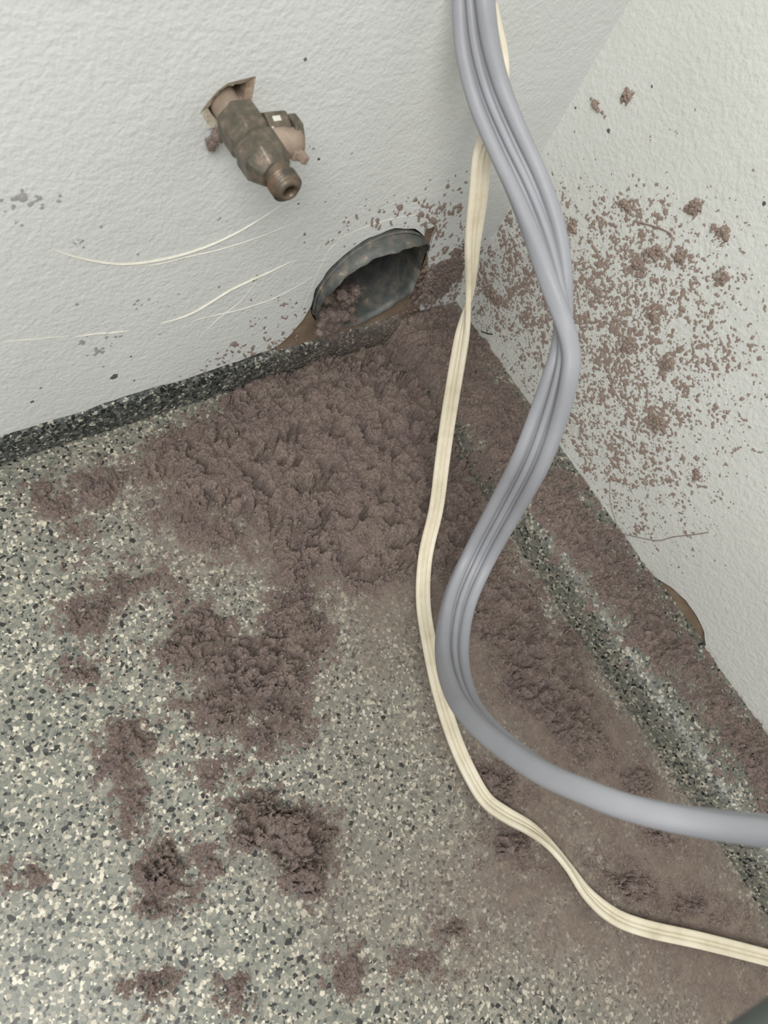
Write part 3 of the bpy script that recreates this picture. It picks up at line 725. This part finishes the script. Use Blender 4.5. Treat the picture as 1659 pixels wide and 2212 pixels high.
lint_blob('duct_lint', DL, 900, 'clump of brown lint hanging out of the duct mouth', None, 3, 330, .0032)

# ------------------------------------------------------------------ valve
VP = on(495, 222, 1, 0.0)
valve = tag(empty('gas_valve', tuple(VP)), 'tarnished brass gas valve stub poking out of the broken left wall', 'valve')
MMU = .001
def axial(name, prof, sides, m, parent, axis='a', loc=(0, 0, 0), rot=0.0, cap=True, smooth=False):
    """profile of (distance along axis, radius) in mm; axis a = out of the wall, x = along the wall"""
    V = []; n = sides
    for (d, r) in prof:
        for i in range(n):
            t = 2 * math.pi * i / n + rot; c, s = r * math.cos(t), r * math.sin(t)
            V.append((c, -d, s) if axis == 'a' else (d, c, s))
    V = [((x + loc[0]) * MMU, (y - loc[1]) * MMU, (z + loc[2]) * MMU) for x, y, z in V]
    Fc = [(k * n + i, k * n + (i + 1) % n, (k + 1) * n + (i + 1) % n, (k + 1) * n + i) for k in range(len(prof) - 1) for i in range(n)]
    if cap: Fc += [tuple(range(n)), tuple(range((len(prof) - 1) * n, len(prof) * n))]
    me = bpy.data.meshes.new(name); me.from_pydata(V, [], Fc)
    bm = bmesh.new(); bm.from_mesh(me); bmesh.ops.recalc_face_normals(bm, faces=bm.faces); bm.to_mesh(me); bm.free()
    if smooth:
        for p in me.polygons: p.use_smooth = len(p.vertices) == 4
    o = link(name, me, m, parent)
    if not smooth:
        b = o.modifiers.new('edge', 'BEVEL'); b.width = .0007; b.segments = 2; b.limit_method = 'ANGLE'
    return o
axial('pipe_stub', [(-24, 7.2), (-8, 7.2), (4, 7.2), (12, 7.2)], 32, M_BRASS_L, valve, smooth=True, loc=(.2, 0, -3.4))
body = axial('body', [(9, 9.6), (10.5, 11.6), (25, 11.8), (26.5, 10.8), (28.5, 10.8), (30, 12.2), (40, 12.0), (47.5, 7.6)], 7, M_BRASS, valve, rot=.25, loc=(-1.0, 0, -.6))
axial('neck', [(44, 7.2), (48, 6.4), (50, 5.6), (51.5, 5.6)], 32, M_BRASS_T, valve, smooth=True)
# threaded outlet with an open bore
th = [(50.5, 5.8)]
for k in range(4): th += [(51 + k * 1.6, 6.3), (51.5 + k * 1.6, 7.5), (51.9 + k * 1.6, 7.5), (52.4 + k * 1.6, 6.3)]
th += [(57.4, 6.4), (59.2, 4.6), (59.2, 3.3), (57, 3.1), (48, 3.0)]
out = axial('outlet', th, 40, M_BRASS_T, valve, smooth=True, cap=False)
axial('bore', [(48.6, .1), (49, 3.2)], 24, M_VOID, out, cap=False, smooth=True)
def boxpart(name, c, s, m, parent, rz=0, bev=.0008, rx=0.0):
    me = bpy.data.meshes.new(name); bm = bmesh.new(); bmesh.ops.create_cube(bm, size=1.0)
    for v in bm.verts: v.co = Vector((v.co.x * s[0] * MMU, v.co.y * s[1] * MMU, v.co.z * s[2] * MMU))
    bmesh.ops.rotate(bm, verts=bm.verts, cent=(0, 0, 0), matrix=Matrix.Rotation(rx, 3, 'X') @ Matrix.Rotation(rz, 3, 'Y'))
    bmesh.ops.translate(bm, verts=bm.verts, vec=(c[0] * MMU, -c[1] * MMU, c[2] * MMU))
    bm.to_mesh(me); bm.free(); o = link(name, me, m, parent)
    b = o.modifiers.new('edge', 'BEVEL'); b.width = bev; b.segments = 2; return o
bon = axial('bonnet', [(2, 8.2), (13, 8.2), (14, 7.4)], 6, M_BRASS, valve, 'x', (3.5, 22.5, 2.5), .35)
boxpart('paint_blot', (10.6, 24.2, 9.4), (4.2, 2.6, .5), M_PAINT, bon, 0, .0003, .36)
boxpart('paint_blot', (6.6, 28.6, 6.6), (1.0, 4.2, .6), M_PAINT, bon, 0, .0003, 1.2)
axial('packing_collar', [(4, 7.4), (12, 7.4), (17, 6.6), (20.5, 6.6)], 28, M_BRASS_L, valve, 'x', (0, 30.5, 1.0), smooth=True)
axial('stem_head', [(17.5, 8.4), (21.6, 8.4), (22.4, 7.6)], 7, M_BRASS, valve, 'x', (0, 26.0, 2.0), .2)
boxpart('stop_tab', (18.5, 39.0, -.5), (3.4, 6.5, 4.2), M_BRASS_L, valve, .4, .0006)
boxpart('stop_tab', (16.4, 37.0, -1.0), (5.0, 3.0, 5.0), M_BRASS_L, valve, .2, .0006)
# broken plaster collar around the pipe and the dark cavity behind
hole = vh; hc = np.array(hole).mean(0)
def bevel_side(name, sel, m, depth, inn):
    V = []; Fc = []
    for (a, z) in sel:
        q = hc + (np.array((a, z)) - hc) * inn
        w = float(vnoise(np.array(a * 900), np.array(z * 900), 3)) * .0012
        V += [(a, .0002, z), (q[0] + w, depth, q[1] - w), (q[0] + w, depth + .012, q[1] - w)]
    for i in range(len(sel) - 1):
        for k in (0, 1): Fc.append((3 * i + k, 3 * i + 3 + k, 3 * i + 4 + k, 3 * i + 1 + k))
    me = bpy.data.meshes.new(name); me.from_pydata(V, [], Fc); return link(name, me, m, wall_l)
nh = len(hole)
ang = [math.atan2(z - hc[1], a - hc[0]) for a, z in hole]
top_i = max(range(nh), key=lambda i: hole[i][0] + hole[i][1] * .6)
ring = hole[top_i:] + hole[:top_i + 1]
k2 = int(nh * .42)
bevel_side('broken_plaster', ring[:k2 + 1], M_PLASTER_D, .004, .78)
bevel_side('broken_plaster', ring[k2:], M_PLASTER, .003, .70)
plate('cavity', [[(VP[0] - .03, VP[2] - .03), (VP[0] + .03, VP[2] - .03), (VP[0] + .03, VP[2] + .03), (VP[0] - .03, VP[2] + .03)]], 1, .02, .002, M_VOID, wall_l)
p = on(467, 282, 1, 0)
lint_blob('lint_tuft', [((p[0], -.003, p[2]), (.0042, .003, .0042)), ((p[0] - .003, -.003, p[2] - .005), (.0028, .002, .0035)), ((p[0] + .003, -.005, p[2] + .002), (.003, .003, .003))], 990, 'rusty lint tuft caught under the gas valve at the wall hole', None, 3, 160, .003)

# ------------------------------------------------------------------ cords
def sweep(name, ctrl, half, nprof, m, label, cat, n=14, rest=.03, extra_head=None, extra_tail=None):
    """ctrl: pixel x, pixel y, depth in m, turn of the wide side in degrees; half(w) gives half thickness across the width"""
    P = [np.array(at_depth(a, b, min(d, float(-((on(a, b, 2, rest) - CAM) @ R[:, 2])) if b > 900 else d))) for a, b, d, f in ctrl]; ph = [f for *_, f in ctrl]
    if extra_tail:
        for q, f in extra_tail: P.append(np.array(q)); ph.append(f)
    if extra_head:
        for q, f in extra_head: P.insert(0, np.array(q)); ph.insert(0, f)
    C4 = np.concatenate([np.array(P), np.array(ph)[:, None] / 1000.0], 1)
    S = smooth_path(catmull(C4, n), it=6); p = S[:, :3]; ph = S[:, 3] * 1000
    V = []; ws = nprof
    t = np.gradient(p, axis=0); t /= np.linalg.norm(t, axis=1)[:, None]
    ring = [(w, half(w)) for w in ws] + [(w, -half(w)) for w in ws[::-1][1:-1]]
    k = len(ring)
    for i in range(len(p)):
        vd = CAM - p[i]; vd /= np.linalg.norm(vd); vd = vd - t[i] * (vd @ t[i]); nv = np.linalg.norm(vd); vd /= nv
        side = np.cross(vd, t[i])
        if (side @ R[:, 0]) * (1 if abs(t[i] @ R[:, 1]) > .2 else 1) < 0 and False: side = -side
        f = math.radians(ph[i]); a = side * math.cos(f) - vd * math.sin(f); b = np.cross(t[i], a)
        for w, h in ring: V.append(p[i] + a * w + b * h)
    Fc = [(i * k + j, i * k + (j + 1) % k, (i + 1) * k + (j + 1) % k, (i + 1) * k + j) for i in range(len(p) - 1) for j in range(k)]
    Fc += [tuple(range(k)), tuple(range((len(p) - 1) * k, len(p) * k))]
    V, c0 = localise(np.array(V))
    me = bpy.data.meshes.new(name); me.from_pydata(V.tolist(), [], Fc)
    bm = bmesh.new(); bm.from_mesh(me); bmesh.ops.recalc_face_normals(bm, faces=bm.faces); bm.to_mesh(me); bm.free()
    for q in me.polygons: q.use_smooth = len(q.vertices) == 4
    o = link(name, me, m); o.location = c0
    return tag(o, label, cat)
def g_half(w):
    a = abs(w)
    if a >= .01119: return 0.0
    if a > .0036: u_ = (a - .0074) / .0038; return .0006 + .0043 * max(0, 1 - abs(u_) ** 2.4) ** (1 / 2.4)
    if a < .0021: return .0006 + .0034 * max(0, 1 - (a / .0021) ** 3) ** (1 / 3)
    return .0006
def lobes(edges, k):
    out = []
    for a, b in zip(edges[:-1], edges[1:]):
        c, r = (a + b) / 2, (b - a) / 2
        out += [c - r * math.cos(math.pi * i / k) for i in range(k)]
    return out + [edges[-1]]
gw = lobes([-.0112, -.0036, -.0021, .0021, .0036, .0112], 10)
GC = [(1018, -90, .345, -55), (1022, 0, .350, -42), (1031, 100, .36, -28), (1055, 200, .37, -15), (1095, 300, .375, -4), (1140, 400, .378, 10), (1176, 500, .38, 30), (1200, 600, .38, 58), (1216, 680, .385, 85), (1221, 750, .39, 112), (1212, 810, .395, 130), (1184, 900, .41, 150), (1145, 1000, .425, 166), (1091, 1100, .46, 178), (1036, 1200, .49, 188), (992, 1300, .485, 200), (976, 1400, .455, 216), (991, 1490, .41, 238), (1040, 1566, .365, 255), (1150, 1655, .32, 266), (1279, 1716, .29, 270), (1397, 1754, .278, 268), (1537, 1780, .27, 266), (1665, 1795, .262, 263)]
tail = [(at_depth(1790, 1812, .256), 262), (at_depth(1920, 1835, .25), 262), (at_depth(2200, 1880, .225), 262), (at_depth(2600, 1900, .25), 262)]
sweep('dryer_cord', GC, g_half, gw, M_GREY, 'thick grey flat three-core power cord hanging in front of the corner', 'cord', extra_tail=tail, extra_head=[(at_depth(1030, -330, .335), -58), (at_depth(1080, -700, .33), -60), (at_depth(1150, -1200, .34), -60)])
def c_half(w):
    a = abs(w)
    if a >= .00549: return 0.0
    if a > .00145: u_ = (a - .00347) / .00203; return .0004 + .0015 * max(0, 1 - abs(u_) ** 2.6) ** (1 / 2.6)
    if a < .0010: return .0004 + .0012 * max(0, 1 - (a / .0010) ** 2.6) ** (1 / 2.6)
    return .0004
cw = lobes([-.0055, -.00145, -.0010, .0010, .00145, .0055], 8)
CC = [(1046, -70, .385, 50), (1054, 0, .388, 45), (1066, 60, .392, 40), (1078, 130, .40, 20), (1076, 210, .405, 5), (1060, 280, .405, 0), (1042, 340, .405, -2), (1033, 426, .42, 8), (1022, 516, .44, 35), (1018, 607, .465, 68), (1013, 652, .475, 88), (1004, 697, .485, 122), (994, 750, .495, 150), (969, 900, .525, 176), (955, 1000, .54, 180), (942, 1100, .55, 182), (919, 1200, .555, 182), (914, 1300, .55, 184), (929, 1400, .54, 186), (951, 1500, .535, 190), (983, 1600, .522, 198), (1016, 1673, .513, 205), (1050, 1728, .508, 208), (1091, 1759, .505, 205), (1143, 1788, .503, 222), (1185, 1822, .502, 246), (1228, 1873, .502, 252), (1270, 1932, .502, 232), (1326, 1979, .505, 200), (1396, 2006, .508, 186), (1514, 2032, .512, 182), (1659, 2069, .516, 180), (1690, 2080, .518, 180)]
sweep('flat_cable', CC, c_half, cw, M_CREAM, 'thin cream flat ribbed cable running from behind the grey cord to the floor', 'cable', rest=.0075, extra_head=[(at_depth(1050, -330, .372), 50), (at_depth(1090, -700, .368), 50), (at_depth(1150, -1200, .372), 50)], extra_tail=[((-.080, -.585, .0075), 180), ((-.084, -.66, .0075), 180), ((-.10, -.85, .0075), 180)])

M_STAND_IN = m_plain('shaded_dark_grey', [(.35, lin(88, 94, 91)), (.7, lin(98, 104, 101))], 30, .6)  # shade on the corner shape is put into this dark grey
HC = [(2500, 1760, .2, 0), (2250, 1910, .195, 0), (2015, 2072, .185, 0), (1890, 2160, .18, 0), (1752, 2258, .175, 0), (1647, 2332, .172, 0), (1507, 2432, .168, 0), (1357, 2542, .165, 0), (1000, 2800, .165, 0)]  # stand-in tube for an unidentified shape near the lens
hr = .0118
sweep('corner_stand_in', HC, lambda w: math.sqrt(max(0, hr * hr - w * w)), lobes([-hr, hr], 24), M_STAND_IN, 'stand-in dark grey hose blurred in the bottom right corner close to the lens', 'tube')

# ------------------------------------------------------------------ small marks and threads
def splat(name, wall, ax, a, b, r, m, seed, label=None):
    p = on(a, b, ax, 0.0); d = abs(float((p - CAM) @ R[:, 2])); s = r * d / F; V = [(0, 0, -.0004)]; k = 14
    for i in range(k):
        t = 2 * math.pi * i / k; q = s * (.6 + .8 * float(vnoise(np.array(i * .9), np.array(seed * 1.7), seed))); V.append((q * math.cos(t) * 1.2, q * math.sin(t) * 1.1, .0001))
    VV = [(p[0] + x, z, p[2] + y) if ax == 1 else (z, p[1] + x, p[2] + y) for x, y, z in V]
    me = bpy.data.meshes.new(name); me.from_pydata(VV, [], [(0, 1 + i, 1 + (i + 1) % k) for i in range(k)])
    o = link(name, me, m, wall); return o
for i, (a, b, r) in enumerate([(246, 813, 10), (70, 868, 5), (660, 128, 5), (688, 344, 4), (88, 838, 3), (645, 440, 3), (283, 770, 3), (640, 655, 4), (290, 822, 3)]):
    splat('paint_spot', wall_l, 1, a, b, r, M_DIRT, 300 + i)
for i, (a, b, r) in enumerate([(1265, 136, 5), (1408, 187, 3), (1198, 56, 4), (1314, 282, 5), (1243, 233, 3), (1650, 440, 5), (1512, 455, 4)]):
    splat('paint_spot', wall_r, 0, a, b, r, M_DIRT, 330 + i)
def strand(name, P, r, m, label, cat='thread'):
    p = catmull(P, 8); V = []; k = 5; t = np.gradient(p, axis=0); t /= np.linalg.norm(t, axis=1)[:, None]
    for i in range(len(p)):
        s = np.cross(t[i], [.3, .5, .8]); s /= np.linalg.norm(s); b = np.cross(t[i], s)
        V += [p[i] + r * (s * math.cos(2 * math.pi * j / k) + b * math.sin(2 * math.pi * j / k)) for j in range(k)]
    Fc = [(i * k + j, i * k + (j + 1) % k, (i + 1) * k + (j + 1) % k, (i + 1) * k + j) for i in range(len(p) - 1) for j in range(k)]
    V, c0 = localise(np.array(V)); me = bpy.data.meshes.new(name); me.from_pydata(V.tolist(), [], Fc)
    for q in me.polygons: q.use_smooth = True
    o = link(name, me, m); o.location = c0; return tag(o, label, cat)
def wpts(pts, ax, off): return [on(a, b, ax, off) for a, b in pts]
strand('lint_strand', wpts([(1335, 1150), (1375, 1160), (1420, 1168), (1455, 1160), (1500, 1155), (1530, 1150)], 0, -.0006), .00035, M_SPECK, 'brown lint strand hanging across the right wall above the chipped edge')
strand('lint_strand', wpts([(1318, 1030), (1318, 1080), (1328, 1120), (1340, 1152)], 0, -.0005), .00025, M_SPECK, 'thin lint strand running down to the edge of the right wall')
strand('lint_strand', wpts([(1382, 480), (1430, 495), (1452, 512), (1440, 545)], 0, -.0006), .0005, M_SPECK, 'hooked lint strand among the tufts on the right wall')
strand('black_thread', wpts([(1040, 716), (1052, 720), (1064, 722)], 0, -.0006), .0005, M_HAIR, 'short black thread on the right wall beside the cream cable')
strand('black_thread', wpts([(1069, 812), (1070, 822), (1071, 832)], 0, -.0006), .0004, M_HAIR, 'tiny black thread at the foot of the right wall')
